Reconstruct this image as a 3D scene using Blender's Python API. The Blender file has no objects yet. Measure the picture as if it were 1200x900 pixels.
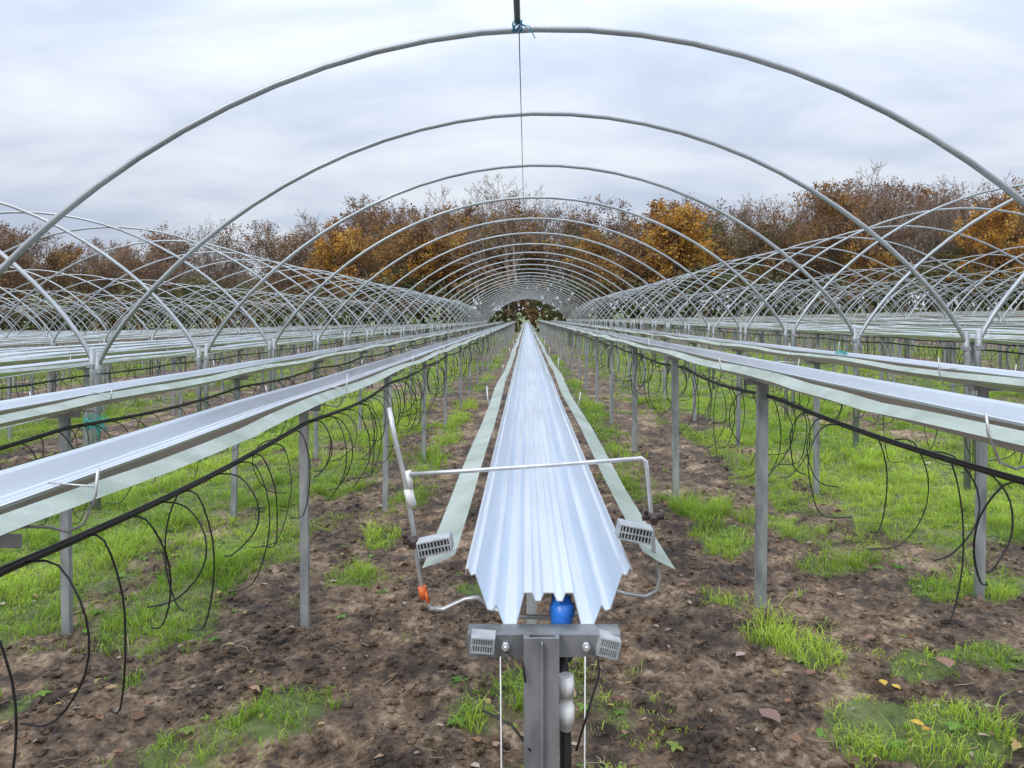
import bpy, math, random
import numpy as np
from mathutils import Vector, Matrix
random.seed(7); rng=np.random.default_rng(7)
scene=bpy.context.scene
COL=scene.collection
H=1.6
def S(x): return 0.022*max(-40,min(40,x))
def Sn(x): return 0.022*np.clip(x,-40,40)

# ---------------------------------------------------------------- noise
TAB=rng.random((256,256))
def vn(x,y):
    x=np.asarray(x,float); y=np.asarray(y,float)
    xi=np.floor(x).astype(int); yi=np.floor(y).astype(int)
    fx=x-xi; fy=y-yi; fx=fx*fx*(3-2*fx); fy=fy*fy*(3-2*fy)
    a=TAB[xi&255,yi&255]; b=TAB[(xi+1)&255,yi&255]; c=TAB[xi&255,(yi+1)&255]; d=TAB[(xi+1)&255,(yi+1)&255]
    return (a*(1-fx)+b*fx)*(1-fy)+(c*(1-fx)+d*fx)*fy
def fbm(x,y,o=4):
    s=0;a=.5;t=0
    for i in range(o):
        s=s+a*vn(x*2**i+i*17.3,y*2**i+i*9.1); t+=a; a*=.5
    return s/t
def sm(a,b,x):
    t=np.clip((x-a)/(b-a),0,1); return t*t*(3-2*t)

# ---------------------------------------------------------------- materials
def newmat(name):
    m=bpy.data.materials.new(name); m.use_nodes=True
    nt=m.node_tree; b=nt.nodes['Principled BSDF']; return m,nt,b
def N(nt,t,**k):
    n=nt.nodes.new(t)
    for a,v in k.items(): setattr(n,a,v)
    return n
def ramp(nt,fac,stops):
    r=N(nt,'ShaderNodeValToRGB'); e=r.color_ramp.elements
    while len(e)<len(stops): e.new(.5)
    for i,(p,c) in enumerate(stops):
        e[i].position=p; e[i].color=(*c,1)
    nt.links.new(fac,r.inputs[0]); return r.outputs[0]
def noise(nt,scale,detail=4,rough=.6,vec=None,dist=0):
    n=N(nt,'ShaderNodeTexNoise'); n.inputs['Scale'].default_value=scale
    n.inputs['Detail'].default_value=detail; n.inputs['Roughness'].default_value=rough
    n.inputs['Distortion'].default_value=dist
    if vec is not None: nt.links.new(vec,n.inputs['Vector'])
    return n.outputs['Fac']
def objco(nt,scale=(1,1,1)):
    t=N(nt,'ShaderNodeTexCoord'); m=N(nt,'ShaderNodeMapping'); m.inputs['Scale'].default_value=scale
    nt.links.new(t.outputs['Object'],m.inputs['Vector']); return m.outputs['Vector']
def bump(nt,b,h,s,d=.01):
    n=N(nt,'ShaderNodeBump'); n.inputs['Strength'].default_value=s; n.inputs['Distance'].default_value=d
    nt.links.new(h,n.inputs['Height']); nt.links.new(n.outputs[0],b.inputs['Normal'])
def noisy(name,c1,c2,scale,rough=.5,metal=0,stretch=(1,1,1),bs=0,r2=None):
    m,nt,b=newmat(name); v=objco(nt,stretch); f=noise(nt,scale,3,.6,v)
    nt.links.new(ramp(nt,f,[(.3,c1),(.7,c2)]),b.inputs['Base Color'])
    b.inputs['Roughness'].default_value=rough; b.inputs['Metallic'].default_value=metal
    if r2 is not None:
        mr=N(nt,'ShaderNodeMapRange'); mr.inputs['From Min'].default_value=.3; mr.inputs['From Max'].default_value=.7
        mr.inputs['To Min'].default_value=rough; mr.inputs['To Max'].default_value=r2
        nt.links.new(f,mr.inputs['Value']); nt.links.new(mr.outputs[0],b.inputs['Roughness'])
    if bs: bump(nt,b,f,bs)
    return m
def gutter_mat():
    m,nt,b=newmat('galvanised_gutter')
    f=noise(nt,5,3,.55,objco(nt,(5,.3,5)))
    c=ramp(nt,f,[(.25,(.66,.72,.79)),(.75,(.82,.87,.92))])
    sp=noise(nt,210,2,.5,objco(nt)); s=ramp(nt,sp,[(.70,(0,0,0)),(.76,(1,1,1))])
    mx=N(nt,'ShaderNodeMix',data_type='RGBA'); nt.links.new(s,mx.inputs[0]); nt.links.new(c,mx.inputs[6]); mx.inputs[7].default_value=(.40,.38,.35,1)
    nt.links.new(mx.outputs[2],b.inputs['Base Color'])
    b.inputs['Metallic'].default_value=.88
    rr=noise(nt,3,3,.6,objco(nt,(1,.4,1))); mr=N(nt,'ShaderNodeMapRange'); mr.inputs['To Min'].default_value=.22; mr.inputs['To Max'].default_value=.40
    nt.links.new(rr,mr.inputs['Value']); nt.links.new(mr.outputs[0],b.inputs['Roughness'])
    return m
M_GUT=gutter_mat()
M_HOOP=noisy('galvanised_tube',(.27,.295,.31),(.38,.405,.42),2.5,.42,.5,(1,1,1),0)
M_POST=noisy('galvanised_post',(.20,.22,.23),(.44,.46,.47),14,.45,.5,(1,1,.3),.06,.62)
M_ENDP=noisy('weathered_post',(.12,.13,.135),(.32,.33,.335),16,.45,.55,(1,1,.4),.1,.65)
M_ROD=noisy('zinc_rod',(.38,.39,.40),(.56,.57,.58),30,.4,.6)
M_BLK=noisy('black_hose',(.008,.008,.009),(.03,.03,.03),20,.4)
M_BLUE=noisy('blue_plastic',(.01,.10,.42),(.02,.17,.60),20,.35)
M_WHT=noisy('white_plastic',(.5,.5,.48),(.75,.75,.73),30,.45)
M_ORG=noisy('orange_plastic',(.55,.10,.02),(.75,.17,.04),30,.45)
M_TURQ=noisy('turquoise_twine',(.01,.22,.20),(.03,.42,.36),60,.7)
M_DARK=noisy('dark_nut',(.03,.02,.02),(.08,.05,.045),60,.5,.3)
M_GREY=noisy('grey_plastic',(.20,.22,.23),(.36,.38,.39),40,.5)
def tape_mat():
    m,nt,b=newmat('woven_tape')
    v=objco(nt)
    br=N(nt,'ShaderNodeTexBrick'); br.inputs['Scale'].default_value=1; br.offset=0
    br.inputs['Color1'].default_value=(.47,.53,.48,1); br.inputs['Color2'].default_value=(.53,.58,.53,1); br.inputs['Mortar'].default_value=(.16,.19,.17,1)
    br.inputs['Mortar Size'].default_value=.0008; br.inputs['Brick Width'].default_value=.0035; br.inputs['Row Height'].default_value=.006
    nt.links.new(v,br.inputs['Vector'])
    f=noise(nt,5,5,.6,v); d=ramp(nt,f,[(.3,(.56,.62,.52)),(.65,(1,1,1))])
    mx=N(nt,'ShaderNodeMix',data_type='RGBA',blend_type='MULTIPLY'); mx.inputs[0].default_value=1
    nt.links.new(br.outputs[0],mx.inputs[6]); nt.links.new(d,mx.inputs[7])
    nt.links.new(mx.outputs[2],b.inputs['Base Color']); b.inputs['Roughness'].default_value=.55
    return m
M_TAPE=tape_mat()
M_TAPE2=noisy('weathered_tape',(.16,.18,.17),(.34,.37,.35),3,.6)
def attr_mat(name,rough=.7,trans=.0,rnd=0):
    m,nt,b=newmat(name)
    a=N(nt,'ShaderNodeAttribute'); a.attribute_name='col'
    out=a.outputs['Color']
    if rnd:
        oi=N(nt,'ShaderNodeObjectInfo'); hs=N(nt,'ShaderNodeHueSaturation')
        mr=N(nt,'ShaderNodeMapRange'); mr.inputs['To Min'].default_value=1-rnd; mr.inputs['To Max'].default_value=1+rnd
        nt.links.new(oi.outputs['Random'],mr.inputs['Value']); nt.links.new(mr.outputs[0],hs.inputs['Value'])
        nt.links.new(out,hs.inputs['Color']); out=hs.outputs[0]
    nt.links.new(out,b.inputs['Base Color']); b.inputs['Roughness'].default_value=rough
    if trans:
        tr=N(nt,'ShaderNodeBsdfTranslucent'); nt.links.new(out,tr.inputs[0])
        mx=N(nt,'ShaderNodeMixShader'); mx.inputs[0].default_value=trans
        nt.links.new(b.outputs[0],mx.inputs[1]); nt.links.new(tr.outputs[0],mx.inputs[2])
        nt.links.new(mx.outputs[0],nt.nodes['Material Output'].inputs['Surface'])
    return m
M_GRASS=attr_mat('grass_blades',.5,.4)
M_LEAF=attr_mat('tree_leaves',.7,.3,.2)
M_BARK=attr_mat('tree_bark',.85,0,.15)
M_LITTER=attr_mat('leaf_litter',.7,0)
def soil_mat():
    m,nt,b=newmat('soil_ground')
    v=objco(nt)
    big=noise(nt,1.3,6,.68,v); fine=noise(nt,30,6,.72,v); mid=noise(nt,5.5,5,.7,v)
    mx0=N(nt,'ShaderNodeMix'); mx0.inputs[0].default_value=.45
    nt.links.new(big,mx0.inputs[2]); nt.links.new(fine,mx0.inputs[3])
    mx1=N(nt,'ShaderNodeMix'); mx1.inputs[0].default_value=.38
    nt.links.new(mx0.outputs[0],mx1.inputs[2]); nt.links.new(mid,mx1.inputs[3])
    soil=ramp(nt,mx1.outputs[0],[(.41,(.018,.011,.007)),(.47,(.068,.042,.025)),(.53,(.185,.122,.074)),(.60,(.42,.315,.21))])
    g=ramp(nt,noise(nt,14,4,.7,v),[(.3,(.045,.08,.014)),(.7,(.16,.26,.045))])
    a=N(nt,'ShaderNodeAttribute'); a.attribute_name='col'
    sep=N(nt,'ShaderNodeSeparateColor'); nt.links.new(a.outputs['Color'],sep.inputs[0])
    add=N(nt,'ShaderNodeMath',operation='MULTIPLY_ADD'); nt.links.new(fine,add.inputs[0]); add.inputs[1].default_value=1.2
    nt.links.new(sep.outputs[0],add.inputs[2])
    mr=N(nt,'ShaderNodeMapRange'); mr.inputs['From Min'].default_value=1.15; mr.inputs['From Max'].default_value=1.65; mr.inputs['To Max'].default_value=.8
    nt.links.new(add.outputs[0],mr.inputs['Value'])
    mx=N(nt,'ShaderNodeMix',data_type='RGBA'); nt.links.new(mr.outputs[0],mx.inputs[0]); nt.links.new(soil,mx.inputs[6]); nt.links.new(g,mx.inputs[7])
    nt.links.new(mx.outputs[2],b.inputs['Base Color'])
    b.inputs['Roughness'].default_value=.72
    n=N(nt,'ShaderNodeBump'); n.inputs['Strength'].default_value=1.0; n.inputs['Distance'].default_value=.08
    nt.links.new(mx1.outputs[0],n.inputs['Height']); nt.links.new(n.outputs[0],b.inputs['Normal'])
    return m
M_SOIL=soil_mat()

# ---------------------------------------------------------------- mesh helpers
def npmesh(name,V,Fs,mats,col=None,mi=None,parent=None,smooth=False):
    me=bpy.data.meshes.new(name)
    V=np.asarray(V,np.float32); me.vertices.add(len(V)); me.vertices.foreach_set('co',V.ravel())
    loops=np.concatenate([f.ravel() for f in Fs]).astype(np.int32)
    sizes=np.concatenate([np.full(len(f),f.shape[1]) for f in Fs]).astype(np.int32)
    st=np.concatenate([[0],np.cumsum(sizes)[:-1]]).astype(np.int32)
    me.loops.add(len(loops)); me.loops.foreach_set('vertex_index',loops)
    me.polygons.add(len(sizes)); me.polygons.foreach_set('loop_start',st)
    if mi is not None: me.polygons.foreach_set('material_index',np.asarray(mi,np.int32))
    me.polygons.foreach_set('use_smooth',np.full(len(sizes),smooth))
    if col is not None:
        at=me.color_attributes.new('col','FLOAT_COLOR','POINT')
        c=np.ones((len(V),4),np.float32); c[:,:3]=col; at.data.foreach_set('color',c.ravel())
    me.update(calc_edges=True); me.validate()
    for m in mats: me.materials.append(m)
    o=bpy.data.objects.new(name,me); COL.objects.link(o)
    if parent: o.parent=parent
    return o
def empty(name,loc=(0,0,0)):
    o=bpy.data.objects.new(name,None); o.empty_display_size=.2; COL.objects.link(o); return o
class MB:
    def __init__(s): s.v=[];s.f=[];s.sm=[];s.c=[]
    def tube(s,pts,r,n=6,closed_ends=True,col=None):
        pts=[Vector(p) for p in pts]; m=len(pts); base=len(s.v)
        rs=r if isinstance(r,(list,tuple)) else [r]*m
        prev=None
        for i,p in enumerate(pts):
            t=(pts[min(i+1,m-1)]-pts[max(i-1,0)]).normalized()
            if prev is None:
                a=Vector((0,0,1)) if abs(t.z)<.9 else Vector((1,0,0))
                u=t.cross(a).normalized()
            else:
                u=(prev-t*prev.dot(t)); u=u.normalized() if u.length>1e-6 else t.orthogonal().normalized()
            prev=u; w=t.cross(u)
            for k in range(n):
                an=2*math.pi*k/n
                s.v.append(tuple(p+(u*math.cos(an)+w*math.sin(an))*rs[i])); 
                if col: s.c.append(col)
        for i in range(m-1):
            for k in range(n):
                a=base+i*n+k; b=base+i*n+(k+1)%n
                s.f.append((a,b,b+n,a+n)); s.sm.append(True)
        if closed_ends and n>3:
            s.f.append(tuple(base+k for k in range(n))[::-1]); s.f.append(tuple(base+(m-1)*n+k for k in range(n))); s.sm+= [False,False]
    def prism(s,prof,z0,z1,fn=lambda x,y,z:(x,y,z)):
        n=len(prof); b=len(s.v)
        for z in (z0,z1):
            for x,y in prof: s.v.append(fn(x,y,z))
        for k in range(n):
            s.f.append((b+k,b+(k+1)%n,b+n+(k+1)%n,b+n+k)); s.sm.append(False)
        s.f.append(tuple(b+k for k in range(n))[::-1]); s.f.append(tuple(b+n+k for k in range(n))); s.sm+=[False,False]
    def box(s,x0,x1,y0,y1,z0,z1,fn=lambda x,y,z:(x,y,z)):
        s.prism([(x0,y0),(x1,y0),(x1,y1),(x0,y1)],z0,z1,fn)
    def sheet(s,prof,stations,smooth=False):
        n=len(prof); b=len(s.v)
        for X,Y,Z in stations:
            for x,z in prof: s.v.append((X+x,Y,Z+z))
        for i in range(len(stations)-1):
            for k in range(n-1):
                a=b+i*n+k; s.f.append((a,a+1,a+1+n,a+n)); s.sm.append(smooth)
    def make(s,name,mat,parent=None):
        me=bpy.data.meshes.new(name); me.from_pydata(s.v,[],s.f); 
        me.polygons.foreach_set('use_smooth',s.sm)
        if s.c and len(s.c)==len(s.v):
            at=me.color_attributes.new('col','FLOAT_COLOR','POINT')
            c=np.ones((len(s.v),4),np.float32); c[:,:3]=s.c; at.data.foreach_set('color',c.ravel())
        me.materials.append(mat); me.update()
        o=bpy.data.objects.new(name,me); COL.objects.link(o)
        if parent: o.parent=parent
        return o

# ---------------------------------------------------------------- ground
BL=[(-1.05,2.8,.26,.46),(-1.08,4.65,.22,.24),(-1.09,5.5,.16,.25),(.12,3.0,.36,.40),(.42,2.9,.24,.28),(1.12,4.05,.14,.22),(1.22,3.62,.18,.2),
    (1.40,3.5,.24,.2),(1.5,2.82,.30,.22),(1.41,5.2,.18,.35),(1.43,6.0,.20,.3),(.98,7.2,.18,.7),(2.5,4.25,.45,.25),(-2.25,3.2,.3,.25),(1.05,9,.18,1.3),
    (-1.35,2.75,.12,.14),(-.95,6.5,.12,.25),(.2,2.55,.35,.25),(1.9,4.6,.2,.2),(1.75,3.3,.15,.12),(2.1,3.4,.2,.14),(-.3,4.4,.08,.1),(-1.7,3.3,.12,.12)]
def grass_mask(X,Y):
    n=fbm(X*1.7+5,Y*1.1+3,4)-.5; n2=fbm(X*4+50,Y*3+9,3)-.5
    w=n*1.6+n2*.9
    gl=sm(1.40,1.9,-X+w*.7)*(1-sm(5.2,6.2,-X+w))*sm(3.0,3.7,Y+w*1.2)
    gr=sm(1.70,2.25,X+w*.9)*(1-sm(5.4,6.2,X+w))*sm(4.0,5.2,Y+w)
    g=np.maximum(gl,gr)
    g=g*(1-.85*sm(.10,.22,fbm(X*1.2+31,Y*.55+7,4)-.5+n2*.3))
    st=np.exp(-((X+1.08)/.20)**2)*sm(5,8,Y)+np.exp(-((X-1.08)/.20)**2)*sm(5.5,8.5,Y)
    g=np.maximum(g,np.clip(st*(1.0+2.2*w*.6),0,1))
    g=g*(1-.6*np.exp(-((np.abs(X)-2.45)/.20)**2)*sm(-.2,.2,n2))
    for bx,by,rx,ry in BL:
        d=((X-bx)/rx)**2+((Y-by)/ry)**2
        g=np.maximum(g,np.clip(1.35-d*1.0+w*2.4,0,1)*(d<4))
    ph=np.abs(((np.abs(X)-7.6+3.8)%7.6)-3.8)
    out=sm(6.3,7.2,np.abs(X)); nb=np.clip(sm(3.0,2.2,ph)*.8+n*1.8,0,1)
    g=np.maximum(g*(1-out),out*nb)
    far=sm(76,80,Y); g=np.maximum(g,far)
    return np.clip(g,0,1)
def ground_h(X,Y):
    near=1-sm(20,45,Y)
    z=Sn(X)+near*(.07*(fbm(X*1.3,Y*1.3,3)-.5)+.08*(fbm(X*6,Y*5,3)-.5))
    g=1-sm(12,20,Y)
    z=z+g*.045*(fbm(X*18,Y*18,2)-.5)
    z=z+18*sm(130,300,Y)*sm(30,110,-X)+6*sm(200,500,Y)
    return z
def axis(segs):
    out=[]
    for a,b,st in segs: out+=list(np.arange(a,b,st))
    return np.array(out+[segs[-1][1]])
xs=axis([(-900,-100,50),(-100,-20,5),(-20,-7,.5),(-7,-3,.08),(-3,3,.022),(3,7,.08),(7,20,.5),(20,100,5),(100,900,50)])
ys=axis([(-60,-4,4),(-4,2,.3),(2,7,.022),(7,14,.08),(14,30,.3),(30,140,3),(140,900,25)])
XX,YY=np.meshgrid(xs,ys); nx=len(xs); ny=len(ys)
ZZ=ground_h(XX,YY); GG=grass_mask(XX,YY)
V=np.stack([XX.ravel(),YY.ravel(),ZZ.ravel()],1)
idx=np.arange(nx*ny).reshape(ny,nx)
F=np.stack([idx[:-1,:-1].ravel(),idx[:-1,1:].ravel(),idx[1:,1:].ravel(),idx[1:,:-1].ravel()],1)
npmesh('ground',V,[F],[M_SOIL],col=np.repeat(GG.ravel()[:,None],3,1),smooth=True)

# ---------------------------------------------------------------- grass
def blades(x,y,h,w,lean_amt):
    n=len(x); z=ground_h(x,y)-.004
    az=rng.random(n)*2*np.pi
    ln=h*lean_amt*(.2+rng.random(n)); dx=np.cos(az)*ln; dy=np.sin(az)*ln
    fa=rng.random(n)*np.pi; wx=np.cos(fa)*w*.5; wy=np.sin(fa)*w*.5
    P=np.zeros((n,5,3))
    P[:,0]=np.stack([x-wx,y-wy,z],1); P[:,1]=np.stack([x+wx,y+wy,z],1)
    mz=z+h*.6
    P[:,2]=np.stack([x+dx*.35+wx*.8,y+dy*.35+wy*.8,mz],1); P[:,3]=np.stack([x+dx*.35-wx*.8,y+dy*.35-wy*.8,mz],1)
    P[:,4]=np.stack([x+dx,y+dy,z+h*(1-.3*lean_amt)],1)
    b=np.arange(n)[:,None]*5
    Q=b+np.array([[0,1,2,3]]); T=b+np.array([[3,2,4]])
    t=rng.random(n); pn=fbm(x*.9+70,y*.9,3); t2=np.clip((pn-.3)*2.2,0,1)
    c1=np.array([.18,.37,.022]); c2=np.array([.58,.76,.10]); c3=np.array([.62,.54,.25])
    k=np.clip(.6*t+.7*t2-.12,0,1)[:,None]; c=c1*(1-k)+c2*k
    dead=(rng.random(n)<.09)[:,None]; c=np.where(dead,c3*(.6+.5*t[:,None]),c)
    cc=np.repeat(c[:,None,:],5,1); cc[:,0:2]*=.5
    return P.reshape(-1,3),Q,T,cc.reshape(-1,3)
def scatter(x0,x1,y0,y1,dens,per,rad,hh,ww,la,thr=.0,power=1.3):
    n=int((x1-x0)*(y1-y0)*dens)
    cx=rng.uniform(x0,x1,n); cy=rng.uniform(y0,y1,n)
    g=grass_mask(cx,cy); k=rng.random(n)<(g**power*.97+thr); cx=cx[k];cy=cy[k];g=g[k]
    x=np.repeat(cx,per)+rng.normal(0,rad,len(cx)*per); y=np.repeat(cy,per)+rng.normal(0,rad,len(cx)*per)
    cl=np.clip((fbm(cx*3.2+9,cy*3.2,3)-.26)*2.6,.35,1.7)
    hs=np.repeat(hh*(.4+.8*rng.random(len(cx))**1.2)*(.5+.5*g)*cl,per)*(.5+.7*rng.random(len(x)))
    return blades(x,y,hs,ww*(.6+.8*rng.random(len(x))),la)
parts=[scatter(-6.3,6.3,2.3,7.5,370,13,.020,.155,.0038,.95,.006),
       scatter(-9,9,7.5,14,190,10,.035,.15,.007,.8,.004),
       scatter(-22,22,14,30,22,9,.10,.15,.02,.8,0),
       scatter(-45,45,30,64,2.0,8,.25,.15,.05,.8,0)]
Vs=[];Qs=[];Ts=[];Cs=[];off=0
for P,Q,T,c in parts:
    Vs.append(P);Qs.append(Q+off);Ts.append(T+off);Cs.append(c);off+=len(P)
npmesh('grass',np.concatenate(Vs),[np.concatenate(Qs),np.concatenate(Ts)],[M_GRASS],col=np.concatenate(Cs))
print('grass verts',off)
def weeds(n):
    V=[];F=[];C=[];
    for i in range(n):
        y=2.5+6*random.random()**1.3; x=random.uniform(-.75,.8)*y
        g=float(grass_mask(np.array(x),np.array(y)))
        if g<.12 and random.random()<.85: continue
        z=float(ground_h(np.array(x),np.array(y))); R0=.012+.02*random.random()
        cc=random.choice([(.12,.26,.03),(.18,.34,.05),(.24,.32,.06)])
        for k in range(random.randint(5,9)):
            a=k*2.4+random.random(); L=R0*random.uniform(.7,1.3); W=L*.38
            b=len(V)
            for u,v,h in [(0,0,.1),(.5,1,.5),(1,.5,.45),(1.15,0,.3),(1,-.5,.45),(.5,-1,.5)]:
                V.append((x+math.cos(a)*u*L-math.sin(a)*v*W,y+math.sin(a)*u*L+math.cos(a)*v*W,z+.004+h*L)); C.append(cc)
            F.append([b,b+1,b+2,b+3,b+4,b+5])
    npmesh('weeds',V,[np.array(F)],[M_GRASS],col=np.array(C))
weeds(380)

# ---------------------------------------------------------------- soil clods & litter
def clods(n):
    t=(1+5**.5)/2
    base=np.array([(-1,t,0),(1,t,0),(-1,-t,0),(1,-t,0),(0,-1,t),(0,1,t),(0,-1,-t),(0,1,-t),(t,0,-1),(t,0,1),(-t,0,-1),(-t,0,1)])/1.9
    fc=np.array([(0,11,5),(0,5,1),(0,1,7),(0,7,10),(0,10,11),(1,5,9),(5,11,4),(11,10,2),(10,7,6),(7,1,8),(3,9,4),(3,4,2),(3,2,6),(3,6,8),(3,8,9),(4,9,5),(2,4,11),(6,2,10),(8,6,7),(9,8,1)])
    y=2.2+8*rng.random(n)**1.6; x=rng.uniform(-1,1,n)*(.9*y+.3)
    k=(grass_mask(x,y)<.5)&(rng.random(n)<.25+1.5*np.clip(fbm(x*3,y*3,3)-.35,0,1)*2); x=x[k];y=y[k]; n=len(x)
    s=.004+.022*rng.random(n)**3
    P=base[None]*(s[:,None,None])*(.6+.8*rng.random((n,12,3)))*np.array([1,1,.65])
    P[:,:,0]+=x[:,None];P[:,:,1]+=y[:,None];P[:,:,2]+=(ground_h(x,y)+s*.15)[:,None]
    F=(np.arange(n)[:,None,None]*12+fc[None]).reshape(-1,3)
    return P.reshape(-1,3),F
P,F=clods(50000)
npmesh('soil_clods',P,[F],[M_SOIL],col=np.zeros((len(P),3)))
def litter(n):
    y=2.3+9*rng.random(n)**1.5; x=rng.uniform(-1,1,n)*(.9*y+.2)
    L=.010+.018*rng.random(n)**2; big=rng.random(n)<.06; L=np.where(big,.035,L)
    a=rng.random(n)*6.28; W=L*(.35+.3*rng.random(n))
    prof=[(-1,0,.3),(-.4,1,.5),(.3,.9,.6),(1,0,.2),(.3,-.9,.5),(-.4,-1,.7),(0,0,0.05)]
    P=np.zeros((n,7,3)); z=ground_h(x,y)+.006+.01*rng.random(n)
    for i,(u,v,h) in enumerate(prof):
        P[:,i,0]=x+np.cos(a)*u*L-np.sin(a)*v*W; P[:,i,1]=y+np.sin(a)*u*L+np.cos(a)*v*W
        P[:,i,2]=z+h*L*.9*rng.random(n)
    b=np.arange(n)[:,None]*7
    F=np.concatenate([b+np.array([[i,(i+1)%6,6]]) for i in range(6)])
    pal=np.array([(.36,.26,.10),(.22,.12,.06),(.20,.10,.05),(.28,.18,.12),(.36,.28,.22),(.12,.07,.045),(.36,.30,.23)])
    c=pal[rng.integers(0,7,n)]*(.6+.6*rng.random((n,1)))
    return P.reshape(-1,3),F,np.repeat(c,7,0)
P,F,c=litter(1300); npmesh('fallen_leaves',P,[F],[M_LITTER],col=c)
def leafat(px,py,L,c):
    d=870*H/(py-372); return ((px-617)*d/870,d,L,c)
mb=MB()
for (px,py,L,c) in [(1035,812,.026,(.5,.34,.05)),(1050,818,.022,(.5,.36,.06)),(1075,872,.026,(.5,.34,.05)),(1085,880,.02,(.45,.24,.04)),(902,852,.055,(.24,.15,.12)),(1108,803,.05,(.25,.14,.1)),(868,775,.03,(.42,.32,.27)),(725,830,.032,(.10,.045,.035)),(130,800,.028,(.3,.2,.1)),(1020,762,.03,(.22,.12,.08)),(985,705,.03,(.3,.18,.12)),(800,690,.03,(.25,.15,.1)),(480,810,.03,(.2,.12,.08)),(950,800,.03,(.2,.11,.07))]:
    x,y,L,_=leafat(px,py,L,c); z=float(ground_h(np.array(x),np.array(y)))+.03*(px>1000)+.012
    a=random.random()*6; b=len(mb.v)
    for u,v,h in [(-1,0,.2),(-.5,.5,.3),(0,.7,.35),(.5,.5,.3),(1,0,.1),(.5,-.5,.35),(0,-.7,.3),(-.5,-.5,.3),(0,0,.0)]:
        u*=L;v*=L; mb.v.append((x+math.cos(a)*u-math.sin(a)*v,y+math.sin(a)*u+math.cos(a)*v,z+h*L)); mb.c.append(c)
    for i in range(8): mb.f.append((b+i,b+(i+1)%8,b+8)); mb.sm.append(False)
mb.make('dead_leaves',M_LITTER)
mb=MB()
for i in range(1100):
    y=2.3+7*random.random()**1.4; x=random.uniform(-1,1)*(.85*y)
    z=float(ground_h(np.array(x),np.array(y)))+.006; a=random.random()*6.28; L=.03+.1*random.random()**2
    g=random.random(); c=(.1+.38*g,.07+.30*g,.05+.18*g)
    mb.tube([(x,y,z),(x+math.cos(a)*L*.5,y+math.sin(a)*L*.5,z+.008*random.random()),(x+math.cos(a+.3)*L,y+math.sin(a+.3)*L,z+.004)],.0010+.001*random.random(),4,True,c)
mb.make('ground_twigs',M_LITTER)

# ---------------------------------------------------------------- table-top gutter rows
HP=[(.000,-.034),(.007,-.034),(.012,-.046),(.020,-.046),(.025,-.034),(.036,-.034),(.048,-.081),(.066,-.083),(.078,-.052),(.084,-.060),(.091,-.058),(.109,-.006),(.115,-.008),(.120,.002),(.123,.001),(.123,-.006)]
PROF=[(-x,z) for x,z in HP[::-1]]+HP[1:]
PROFL=[(-.122,.002),(-.104,-.028),(-.088,-.052),(-.070,-.082),(-.050,-.08),(-.038,-.036),(.038,-.036),(.050,-.08),(.070,-.082),(.088,-.052),(.104,-.028),(.122,.002)]
CP=[(-.022,-.016),(.022,-.016),(.022,.016),(.014,.016),(.014,.013),(.019,.013),(.019,-.013),(-.019,-.013),(-.019,.013),(-.014,.013),(-.014,.016),(-.022,.016)]
def gh(x,y): return float(ground_h(np.array(float(x)),np.array(float(y))))
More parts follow.
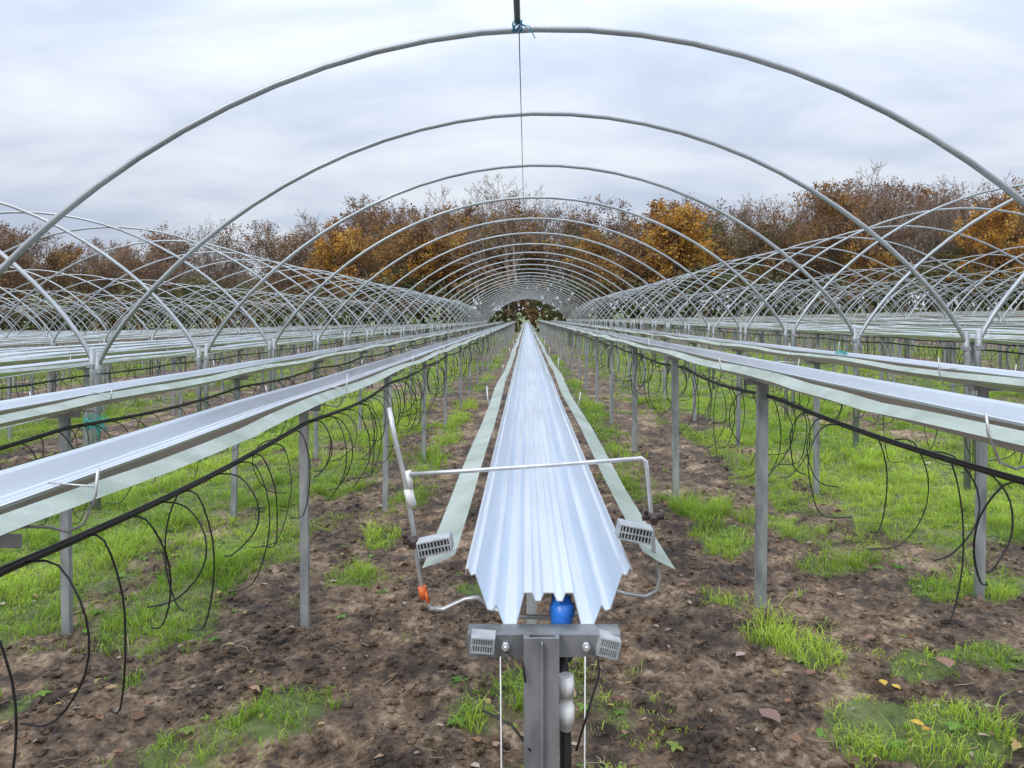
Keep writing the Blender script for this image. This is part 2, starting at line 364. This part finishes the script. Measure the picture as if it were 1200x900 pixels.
def row(x0,y0,y1,zoff,posts,detail,name='gutter_row',postscale=1.0):
    par=empty(name); zt=1.225+S(x0)+zoff
    st=[];y=y0
    ph=random.random()*6
    while y<y1:
        amp=.004 if detail>=2 else .014
        st.append((x0+random.gauss(0,amp*.5),y,zt+random.gauss(0,amp*.6))); y+=1.15
    st.append((x0,y1,zt))
    if detail==3: st=[(x0,y0,zt)]+[(x0+random.gauss(0,.0015),q[1],zt+random.gauss(0,.0015)) for q in st[1:]]
    mb=MB(); mb.sheet(PROF if detail else PROFL,st)
    g=mb.make('gutter_channel',M_GUT,par)
    if detail>=2:
        so=g.modifiers.new('thickness','SOLIDIFY'); so.thickness=.0016; so.offset=0
    mb=MB(); rods=MB()
    for py in posts:
        gz=gh(x0,py)-.25; lx=random.gauss(0,.010); ly=random.gauss(0,.014)
        f=lambda x,y,z:(x0+x+lx*(z-1.1),py+y+ly*(z-1.1),z)
        if detail: mb.prism([(a*postscale,b*postscale) for a,b in CP],gz,zt-.084,f)
        else: mb.box(-.02,.02,-.014,.014,gz,zt-.084,f)
        if detail: mb.box(-.095,.095,-.022,-.018,zt-.115,zt-.0855,f)
        if detail:
            yb=py+.05
            for sg in (-1,1):
                up=.01+random.random()*.07
                rods.tube([(x0+sg*.03,yb,zt-.089),(x0+sg*.11,yb,zt-.090),(x0+sg*.15,yb,zt-.10),(x0+sg*.185,yb,zt-.085),(x0+sg*.212,yb,zt-.02),(x0+sg*.218,yb,zt+up)],.0036,5)
                if random.random()<.5: rods.tube([(x0+sg*.212,yb,zt+.0),(x0+sg*.10,yb+.01,zt+.006)],.0022,4)
    mb.make('support_posts',M_POST,par)
    if rods.v: rods.make('truss_brackets',M_ROD,par)
    mb=MB()
    for sg in (-1,1):
        stn=[];y=y0+.12;k=random.random()*6
        while y<y1:
            tilt=-sg*(.011+.004*math.sin(y*.9+k))
            stn.append((y,zt-.022+.008*math.sin(y*2.7+k)+random.gauss(0,.0015),tilt,x0+sg*(.180+.005*math.sin(y*1.3+k)))); y+=.3 if detail>=2 else 1.15
        b=len(mb.v); hw=.027 if detail>=2 else .02
        for (yy,zz,tl,xx) in stn:
            for q in (-1,0,1): mb.v.append((xx+q*hw,yy,zz+q*tl-(.002 if q==0 else 0)))
        for i in range(len(stn)-1):
            for q in range(2):
                a=b+i*3+q; mb.f.append((a,a+1,a+4,a+3)); mb.sm.append(True)
    mb.make('truss_tapes',M_TAPE if detail>=2 else M_TAPE2,par)
    if detail:
        mb=MB(); pts=[];y=y0+.1
        hz=lambda y:zt-.17-.03*abs(math.sin((y-posts[0])*math.pi/2.3)) 
        hx=lambda y:x0+.03+.012*math.sin(y*1.7+ph)
        while y<y1: pts.append((hx(y),y,hz(y))); y+=.25 if detail>=2 else .8
        mb.tube(pts,.0105,6)
        if detail!=3:
            y=y0+.2
            while y<min(y1,26):
                sx=1 if random.random()<.75 else -1
                L=.26+.26*random.random(); o=.05+.09*random.random(); dy=random.gauss(0,.05)
                p=[(hx(y),y,hz(y)),(hx(y)+sx*o*.7,y+dy*.3,hz(y)-.03+.03*random.random()),(hx(y)+sx*o*1.2,y+dy,hz(y)-L*.35),(hx(y)+sx*o*1.15,y+dy*1.5,hz(y)-L*.7),(hx(y)+sx*o*(.9-.5*random.random()),y+dy*2,hz(y)-L),(hx(y)+sx*o*(-.3+.6*random.random()),y+dy*2.5,hz(y)-L-.03*random.random())]
                q=[]
                for i in range(len(p)-1):
                    P0=Vector(p[max(i-1,0)]);P1=Vector(p[i]);P2=Vector(p[i+1]);P3=Vector(p[min(i+2,len(p)-1)])
                    for t in (0,.33,.66):
                        q.append(.5*((2*P1)+(P2-P0)*t+(2*P0-5*P1+4*P2-P3)*t*t+(3*P1-P0-3*P2+P3)*t**3))
                q.append(Vector(p[-1]))
                mb.tube(q if y<10 else q[::2],.0028 if y<6 else .0035,4)
                y+=random.choice([.09,.14,.2,.24])*(1 if y<10 else 1.5)
        mb.make('drip_hose',M_BLK,par)
    return par
YEND=73
c0=.033
P_L=[1.6+2.3*i for i in range(32)]
P_R=[1.65+2.35*i for i in range(31)]
rowC=row(c0,1.10,YEND,-.0,[3.4+2.3*i for i in range(31)],3,postscale=1.1)
row(-1.17,1.0,YEND,.025,P_L,2,postscale=.95)
row(1.27,1.0,YEND,.10,P_R,2,postscale=1.25)
row(-2.40,1.0,YEND,.025,[1.56+2.3*i for i in range(32)],2)
row(2.52,1.0,YEND,.03,[1.75+2.35*i for i in range(31)],2)
for s in (-1,1):
    for t in range(1,7):
        cx=.05+s*7.6*t
        for r in range(-2,3):
            x=cx+r*1.22
            y0=1.0 if t<3 else 12.5; np_=31 if t<3 else 26
            row(x,y0,YEND-random.random()*2,random.gauss(0,.02)+(.03 if s>0 else 0),[y0+.6+random.random()*.2+2.3*i for i in range(np_)],1 if t<=1 else 0)
# ---------------------------------------------------------------- central row front fittings
fb=1.27
mb=MB()
def P(px,py,d=fb): return ((px-617)/870*d, d, H-(py-372)/870*d)
mb.tube([P(456,478),P(463,515),P(474,560),P(486,632),P(490,662),P(497,700),P(505,713),P(520,714),P(545,702),P(560,700),P(575,712)],.0044,8)
mb.tube([P(480,556,fb-.01),P(560,551,fb-.01),P(650,545,fb-.01),P(752,537,fb-.01),P(757,541,fb-.01),P(759,556,fb-.01),P(764,610,fb-.01),P(766,645),P(773,675),P(770,692),P(757,699),P(735,696),P(705,690)],.0037,8)
mb.tube([P(575,712),P(600,722),P(660,724),P(700,708)],.0044,8)
mb.make('bracket_rods',M_ROD,rowC)
mb=MB()
for px,py in ((485,634),(765,606)):
    c=P(px,py,fb-.012); mb.tube([(c[0]-.018,c[1],c[2]),(c[0]+.018,c[1],c[2]+.002)],.0065,8)
    mb.tube([(c[0],c[1]-.014,c[2]-.004),(c[0],c[1]+.014,c[2])],.0075,6)
    mb.tube([(c[0]-.012,c[1]-.01,c[2]+.008),(c[0]-.016,c[1]-.012,c[2]+.016)],.004,6)
mb.make('wing_nuts',M_DARK,rowC)
mb=MB(); c=P(481,583,fb-.004); mb.tube([(c[0]-.004,c[1],c[2]+.014),(c[0]+.003,c[1],c[2]-.014)],.0078,10)
mb.tube([P(478,552,fb-.006),P(481,572,fb-.006)],.0052,8)
mb.make('white_clips',M_WHT,rowC)
mb=MB(); c=P(496,694,fb-.004); mb.tube([(c[0]-.002,c[1],c[2]+.010),(c[0]+.002,c[1],c[2]-.010)],.008,6); mb.tube([(c[0]+.006,c[1]-.008,c[2]+.004),(c[0]+.010,c[1]-.01,c[2]-.015)],.003,5)
mb.make('orange_tie',M_ORG,rowC)
def grille(mb,cx,cy,cz,w,h,d,tilt):
    ca,sa=math.cos(tilt),math.sin(tilt)
    f=lambda x,y,z:(cx+x*ca-z*sa,cy+y,cz+x*sa+z*ca)
    t=.0022
    mb.box(-w/2,w/2,-d/2,d/2,h/2-t,h/2,f); mb.box(-w/2,w/2,-d/2,d/2,-h/2,-h/2+t,f)
    mb.box(-w/2,-w/2+t,-d/2,d/2,-h/2+t,h/2-t,f); mb.box(w/2-t,w/2,-d/2,d/2,-h/2+t,h/2-t,f)
    nn=10
    for i in range(1,nn):
        x=-w/2+w*i/nn; mb.box(x-.0009,x+.0009,-d/2+.001,d/2-.001,-h/2+t,h/2-t,f)
    mb.box(-w/2+t,w/2-t,-d/2+.0005,-d/2+.003,-.0012,.0012,f)
mb=MB()
c=P(512,634,1.22); grille(mb,c[0],c[1]-.02,c[2],.054,.024,.035,.20)
c=P(741,619,1.22); grille(mb,c[0],c[1]-.02,c[2],.054,.024,.035,-.20)
zp=1.132
grille(mb,-.062,1.058,zp+.006,.034,.022,.03,-.08); grille(mb,.116,1.058,zp+.002,.030,.026,.03,-.25)
mb.make('perforated_clamps',M_GREY,rowC)
mb=MB(); 
mb.box(-.085,.135,1.062,1.066,zp-.018,zp+.014)
mb.box(-.085,.135,1.0665,1.10,zp+.0105,zp+.014)
mb.prism([(-.004,1.04),(.046,1.04),(.046,1.058),(.040,1.058),(.040,1.045),(.004,1.045),(.004,1.058),(-.004,1.058)],-.3,zp+.018)
mb.box(.020,.023,1.030,1.0395,-.3,zp+.014)
mb.make('end_post',M_ENDP,rowC)
mb=MB()
for bx,bz in ((-.03,zp),(.085,zp),(.010,zp-.03),(.034,zp-.03)):
    mb.tube([(bx,1.0615,bz),(bx,1.052,bz)],.006,6)
    mb.tube([(bx,1.066,bz),(bx,1.046,bz)],.003,6)
mb.make('bolts',M_ROD,rowC)
mb=MB(); bx=.053
mb.tube([(bx,1.128,1.178),(bx,1.126,1.166),(bx+.001,1.125,1.165),(bx+.001,1.123,1.148),(bx,1.12,1.147),(bx,1.115,1.10)],[.014,.0165,.019,.019,.0165,.0165],8)
mb.make('blue_pipe_fitting',M_BLUE,rowC)
mb=MB(); mb.tube([(bx,1.115,1.11),(bx,1.095,1.09),(.056,1.075,1.06),(.058,1.07,.8),(.056,1.07,.4),(.056,1.07,0)],.0085,10)
for pts in ([P(590,762,1.05),P(612,775,1.04),P(616,800,1.03)],[P(565,832,1.06),P(600,850,1.05),P(622,880,1.04)],[P(700,762,1.05),P(702,790,1.05),P(690,830,1.05),P(675,880,1.05)]):
    mb.tube(pts,.0018,5)
mb.make('feed_pipe',M_BLK,rowC)
mb=MB(); mb.tube([(.0572,1.069,1.085),(.0572,1.069,1.078),(.0572,1.069,1.0779),(.0572,1.069,1.058),(.0575,1.069,1.0579),(.0575,1.069,1.042),(.0575,1.069,1.0419),(.0578,1.069,1.018),(.0578,1.069,1.0179),(.0578,1.069,1.008)],[.0108,.0108,.0118,.0118,.0095,.0095,.0118,.0118,.0108,.0108],10)
mb.make('pipe_coupling',M_WHT,rowC)
mb=MB(); mb.tube([(-.037,1.05,1.12),(-.035,1.055,.9),(-.03,1.06,.1)],.0011,5); mb.tube([(.083,1.05,1.12),(.082,1.052,.9),(.075,1.06,.1)],.0011,5)
mb.make('white_cord',M_WHT,rowC)
def twine(name,c,r,mat,n=3,par=None):
    mb=MB()
    for k in range(n):
        pts=[]
        for i in range(22):
            a=i*.75+k; pts.append((c[0]+math.cos(a)*r*random.uniform(.3,1),c[1]+math.sin(a)*r*random.uniform(.3,1),c[2]+random.uniform(-1,1)*r*.7))
        mb.tube(pts,.0022,4)
    mb.tube([c,(c[0]+.03,c[1],c[2]-.12),(c[0]+.01,c[1],c[2]-.2)],.003,4)
    return mb.make(name,mat)
twine('baler_twine',(-3.25,5.6,.8),.10,M_TURQ,4)
twine('baler_twine',(2.5,5.9,1.30),.06,M_TURQ)
twine('baler_twine',(-2.4,7.2,1.15),.06,M_TURQ)

# ---------------------------------------------------------------- polytunnel frames
R_T=3.80; AP=3.36; FT=1.28
HY=[2.2,4.5,6.42,8.6,10.9]+[13.2+2.3*i for i in range(26)]
def arc(cx,y,lean,dz,jit):
    pts=[]; n=36
    for i in range(n+1):
        th=math.pi*i/n; u=-math.cos(th); 
        z=FT+(AP-FT)*max(0,1-u*u)**.80
        x=cx+u*(R_T-.05); pts.append((x,y+lean*u+jit*(1-u*u),z+S(cx)+.026*(x-cx)+dz))
    return pts
def tunnel(cx,near,nm='polytunnel_frame'):
    par=empty(nm); mb=MB(); legs=MB(); cl=MB()
    for y in HY:
        if y<near: continue
        main=abs(cx)<1
        yy=y+(0 if main else random.gauss(0,.12))
        n=12 if y<12 and main else 6
        a=arc(cx,yy,0 if main else random.gauss(0,.05),0 if main else random.gauss(0,.03),random.gauss(0,.02) if main else random.gauss(0,.06))
        mb.tube(a,.0205,n)
        for e,sg in ((a[0],-1),(a[-1],1)):
            gz=gh(e[0],yy)-.3
            legs.tube([(e[0]+sg*.01,e[1],gz),(e[0]+sg*.01,e[1],e[2]-.12),(e[0],e[1],e[2]+.10)],.027,n)
            if y<30: cl.box(-.03,.03,-.03,.03,-.015,.02,lambda x,y_,z:(e[0]+x,e[1]+y_,e[2]+z-.05))
    mb.make('hoops',M_HOOP,par); legs.make('legs',M_POST,par); cl.make('leg_brackets',M_HOOP,par)
    return par
tm=tunnel(.05,0)
for s in (-1,1):
    for t in range(1,7): tunnel(.05+s*7.6*t, 0 if t<3 else 12)
zr=AP+.02
mb=MB(); mb.tube([(-.055,-.5,zr+.04),(-.06,2.2,zr+.03),(-.055,4.47,zr)],.019,10); mb.make('ridge_pipe',noisy('dark_pipe',(.05,.055,.06),(.10,.11,.12),10,.5),tm)
mb=MB(); pts=[]
for y in HY[1:]: pts.append((-.045,y,AP-.03)); pts.append((-.045,y+1.1,AP-.05))
mb.tube(pts,.0035,5); mb.make('ridge_wire',M_DARK,tm)
mb=MB()
for k in range(4):
    mb.tube([(-.055+.03*math.cos(k*1.6+j*.9),4.46+.03*math.sin(j),AP-.01+.03*math.sin(j*1.3+k)) for j in range(9)],.003,5)
mb.tube([(-.04,4.45,AP),(.02,4.44,AP-.02),(.05,4.44,AP-.09)],.003,5); mb.tube([(-.03,4.45,AP),(.03,4.44,AP-.05),(.035,4.44,AP-.06)],.003,5)
mb.make('ridge_tie',noisy('blue_twine',(.02,.12,.22),(.05,.3,.4),40,.7),tm)
for s in (-1,1):
    mb=MB()
    for dz,dx in ((.02,0),(-.35,.03)):
        mb.tube([(.05+s*(R_T+dx),y,1.28+S(s*3.8)+s*.03+dz+.02*math.sin(y*2)) for y in np.arange(3,70,1.15)],.004,4)
    mb.make('side_wire',M_ROD,tm)

# ---------------------------------------------------------------- trees
def rotdir(d,ang,az):
    d=d.normalized(); u=d.orthogonal().normalized(); w=d.cross(u)
    return (d*math.cos(ang)+(u*math.cos(az)+w*math.sin(az))*math.sin(ang)).normalized()
def tree(name,seed,maxlev,leafn,pal,barkc,spread=1.0,lsize=.2,tw=.017):
    R=random.Random(seed); mb=MB(); pts=[]
    def br(p,d,L,r,lev):
        ns=4 if lev<2 else 2; path=[p]; dd=d
        for i in range(ns):
            dd=(dd+Vector((R.gauss(0,.12),R.gauss(0,.12),R.gauss(0,.08)+(.06 if lev else 0)))).normalized()
            path.append(path[-1]+dd*L/ns)
        k=.5+.7*R.random(); c=(barkc[0]*k,barkc[1]*k,barkc[2]*k)
        rs=[r*(1-.75*i/ns) for i in range(ns+1)]
        mb.tube(path,rs,6 if lev==0 else 3,lev<1,c)
        if lev>=2: pts.extend(path[1:])
        if lev>=maxlev: return
        n=[11,7,5,4,3][lev]
        for j in range(n):
            t=(.22+.78*(j+R.random()*.7)/n) if lev==0 else (.25+.75*(j+R.random())/n)
            t=min(t,.999); q=t*ns; i0=int(q); f=q-i0; pos=path[i0].lerp(path[i0+1],f)
            ang=R.uniform(.45,.95)*spread*(1.15-.45*t if lev==0 else 1); 
            nd=rotdir(path[i0+1]-path[i0],ang,j*2.4+R.random()*1.2); nd.z+= .12; nd.normalize()
            Lc=L*[.62,.52,.52,.5,.5][lev]*(1.15-.5*t)*R.uniform(.75,1.2)
            br(pos,nd,Lc,max(tw,rs[i0]*.5),lev+1)
    br(Vector((0,0,-.4)),Vector((0,0,1)),11.5,.30,0)
    V=np.array(mb.v); top=V[:,2].max(); V*=16/top
    fq=[f for f in mb.f if len(f)==4]; others=[f for f in mb.f if len(f)!=4]
    Fs=[np.array(fq)]; mi=[0]*len(fq); Cc=np.array(mb.c)
    if others:
        Fs.append(np.array(others)); mi+= [0]*len(others)
    if leafn:
        rg=np.random.default_rng(seed); pp=np.array([tuple(p) for p in pts])*16/top
        c=pp[rg.integers(0,len(pp),leafn)]+rg.normal(0,.26,(leafn,3))
        a=rg.normal(size=(leafn,3)); a/=np.linalg.norm(a,axis=1)[:,None]; b=np.cross(a,rg.normal(size=(leafn,3))); b/=np.linalg.norm(b,axis=1)[:,None]
        s=(lsize*(.4+.9*rg.random(leafn)))[:,None]
        L=np.stack([c-a*s,c+b*s*.6,c+a*s,c-b*s*.6],1).reshape(-1,3)
        idx=len(V)+np.arange(leafn*4).reshape(-1,4)
        pal=np.array(pal); cl=fbm(c[:,0]*.5+seed,c[:,2]*.5+c[:,1]*.4,2)
        k=np.clip((cl-.25)*2+rg.normal(0,.18,leafn),0,.999)*(len(pal)-1)
        i0=k.astype(int); f=(k-i0)[:,None]; lc=pal[i0]*(1-f)+pal[np.minimum(i0+1,len(pal)-1)]*f
        lc=lc*(.7+.5*rg.random((leafn,1)))
        V=np.concatenate([V,L]); Fs.append(idx); mi+= [1]*leafn; Cc=np.concatenate([Cc,np.repeat(lc,4,0)])
    o=npmesh(name,V,Fs,[M_BARK,M_LEAF],col=Cc,mi=mi)
    m=o.data; bpy.data.objects.remove(o); return m
BK=(.14,.10,.075); BG=(.22,.165,.13)
bare=[tree('bare_tree_mesh',s,4,0,None,BG,1.0,tw=.022) for s in (1,2,11)]
brown=[tree('brown_tree_mesh',s,4,n,[(.10,.055,.035),(.22,.12,.065),(.29,.175,.09)],BK,1.05,.15,.020) for s,n in ((3,2600),(4,4200))]
org=[tree('orange_tree_mesh',s,3,n,[(.12,.055,.015),(.38,.17,.025),(.56,.29,.04),(.44,.30,.08)],BK,1.15,.20) for s,n in ((5,7500),(6,6500))]
russ=[tree('russet_tree_mesh',s,4,n,[(.11,.06,.025),(.29,.15,.04),(.42,.235,.06)],BK,1.1,.18) for s,n in ((7,5800),(10,4600))]
olive=[tree('olive_tree_mesh',s,3,5500,[(.06,.065,.022),(.14,.145,.04),(.26,.21,.05)],BK,1.1,.17) for s in (8,)]
KIND={'b':bare,'w':brown,'o':org,'g':olive,'r':russ}
sky=[(-200,250),(0,248),(60,262),(110,282),(170,272),(240,250),(290,278),(340,256),(380,248),(430,232),(520,226),(560,228),(605,203),(650,226),(720,246),(780,230),(850,222),(900,226),(950,210),(1000,212),(1060,192),(1100,215),(1150,203),(1200,205),(1400,195)]
def sk(x): return float(np.interp(x,[a for a,b in sky],[b for a,b in sky]))
def place(kind,px,topy,d,nm,par=None,wide=1.0):
    me=random.choice(KIND[kind]); X=(px-617)/870*d
    gz=gh(X,d); h=H-(topy-372)/870*d-gz
    o=bpy.data.objects.new(nm,me); COL.objects.link(o)
    s=h/16; o.location=(X,d,gz); o.scale=(s*wide,s*wide,s); o.rotation_euler=(0,0,random.random()*6.28)
    if par: o.parent=par
    return o
treeline=empty('distant_tree_line')
px=-240
while px<1460:
    d=random.uniform(104,120); k=random.choices('bwr',[4,6,2])[0]
    place(k,px,sk(px)+random.uniform(0,14),d,'woodland_tree',treeline,1.1); px+=random.uniform(20,30)
px=-230
while px<1460:
    d=random.uniform(90,100); k=random.choices('bwrg',[2,4,2.5,1])[0]
    place(k,px,sk(px)+random.uniform(14,55),d,'woodland_tree',treeline,1.15); px+=random.uniform(24,38)
for k,x,t,d,w in [('b',605,194,84,1.15),('b',650,222,96,1),('b',1062,190,92,1.0),('b',1095,205,92,1.0),('b',1150,196,94,1),('b',245,248,94,.8),('b',955,212,97,.9),('b',540,222,97,.9)]:
    place(k,x,t,d,'bare_tree',None,w)
for k,x,t,d,w in [('o',785,228,86,1.2),('o',830,266,86,1.1),('o',385,252,87,.9),('r',372,300,86,.8),('r',470,246,88,1.2),('o',520,268,86,1.1),('r',430,262,87,1.1),('o',455,304,86,1.1),('r',972,212,88,.8),('o',1020,288,86,1.3),('o',1150,240,86,.9),('r',700,272,86,1.2),('r',75,285,90,1.0),('g',560,268,88,1.0),('g',860,258,88,1.0),('r',1190,270,86,1.2),('w',890,232,87,1.1),('w',20,258,88,1.1),('w',340,262,90,.9),('r',740,296,86,1.3),('g',1080,285,88,1.1),('r',925,270,87,1.1),('w',160,285,89,1.0)]:
    place(k,x,t,d,{'o':'autumn_oak_tree','g':'autumn_ash_tree','w':'brown_hedgerow_tree','r':'russet_oak_tree'}[k],None,w)
n=44000
hx=rng.uniform(-110,110,n); hd=rng.uniform(80,87,n); hm=(3.2+5.0*fbm(hx*.22,hd*.1+3,3))*np.where(hx<-45,.7,1)
hz=hm*rng.random(n)**.8; c=np.stack([hx,hd,Sn(hx)+hz],1)
a=rng.normal(size=(n,3)); a/=np.linalg.norm(a,axis=1)[:,None]; b=np.cross(a,rng.normal(size=(n,3))); b/=np.linalg.norm(b,axis=1)[:,None]
s=(.14+.28*rng.random(n))[:,None]
L=np.stack([c-a*s,c+b*s*.6,c+a*s,c-b*s*.6],1).reshape(-1,3)
pal=np.array([(.07,.075,.028),(.11,.11,.04),(.18,.11,.05),(.26,.15,.055)]); k=np.clip(fbm(hx*.3,hz*.6,3)*4-.5+rng.normal(0,.4,n),0,3).astype(int)
cc=pal[k]*(.5+.8*rng.random((n,1)))
npmesh('hedge',L,[np.arange(n*4).reshape(-1,4)],[M_LEAF],col=np.repeat(cc,4,0))

# ---------------------------------------------------------------- world
w=bpy.data.worlds.new('World'); scene.world=w; w.use_nodes=True; nt=w.node_tree
bg=nt.nodes['Background']
SE,SR=math.radians(38),math.radians(215)
st=N(nt,'ShaderNodeTexSky'); st.sky_type='NISHITA'; st.sun_disc=False; st.sun_elevation=SE; st.sun_rotation=SR
tc=N(nt,'ShaderNodeTexCoord'); sp=N(nt,'ShaderNodeSeparateXYZ'); nt.links.new(tc.outputs['Generated'],sp.inputs[0])
def M(op,a,b=None,c=None):
    n=N(nt,'ShaderNodeMath',operation=op)
    for i,v in enumerate((a,b,c)):
        if v is None: continue
        if isinstance(v,(int,float)): n.inputs[i].default_value=v
        else: nt.links.new(v,n.inputs[i])
    return n.outputs[0]
zc=M('MAXIMUM',sp.outputs[2],0.0); zz=M('ADD',zc,.24)
cb=N(nt,'ShaderNodeCombineXYZ'); nt.links.new(M('DIVIDE',sp.outputs[0],zz),cb.inputs[0]); nt.links.new(M('DIVIDE',sp.outputs[1],zz),cb.inputs[1])
mp=N(nt,'ShaderNodeMapping'); nt.links.new(cb.outputs[0],mp.inputs[0]); mp.inputs['Scale'].default_value=(1.0,1.8,1); mp.inputs['Rotation'].default_value=(0,0,.25); mp.inputs['Location'].default_value=(3.9,2.2,0)
f=noise(nt,1.25,6,.54,mp.outputs[0],.3)
cl=ramp(nt,f,[(.34,(5.6,6.3,7.8)),(.44,(6.4,7.1,8.4)),(.53,(7.4,8.0,9.1)),(.66,(8.4,8.9,9.6))])
z2=M('MULTIPLY',M('MULTIPLY',zc,zc),2.9)
gain=M('ADD',M('MULTIPLY_ADD',zc,.30,.88),z2)
vm=N(nt,'ShaderNodeVectorMath',operation='SCALE'); nt.links.new(cl,vm.inputs[0]); nt.links.new(gain,vm.inputs['Scale'])
mx=N(nt,'ShaderNodeMix',data_type='RGBA'); mx.inputs[0].default_value=.92
nt.links.new(st.outputs[0],mx.inputs[6]); nt.links.new(vm.outputs[0],mx.inputs[7])
nt.links.new(mx.outputs[2],bg.inputs[0]); bg.inputs[1].default_value=.1

sl=bpy.data.lights.new('sun','SUN'); sl.energy=1.5; sl.angle=math.radians(12); sl.color=(1,.96,.9)
so=bpy.data.objects.new('sun',sl); COL.objects.link(so)
dv=Vector((math.sin(SR)*math.cos(SE),math.cos(SR)*math.cos(SE),math.sin(SE)))
so.rotation_euler=dv.to_track_quat('Z','Y').to_euler()

cam=bpy.data.cameras.new('camera'); co=bpy.data.objects.new('camera',cam); COL.objects.link(co)
co.location=(0,0,H); co.rotation_euler=(math.radians(90),0,0)
cam.lens=26.1; cam.sensor_width=36; cam.shift_x=-17/1200; cam.shift_y=-78/1200; cam.clip_end=3000; cam.clip_start=.05
scene.camera=co
scene.view_settings.view_transform='Standard'; scene.view_settings.look='None'; scene.view_settings.exposure=0
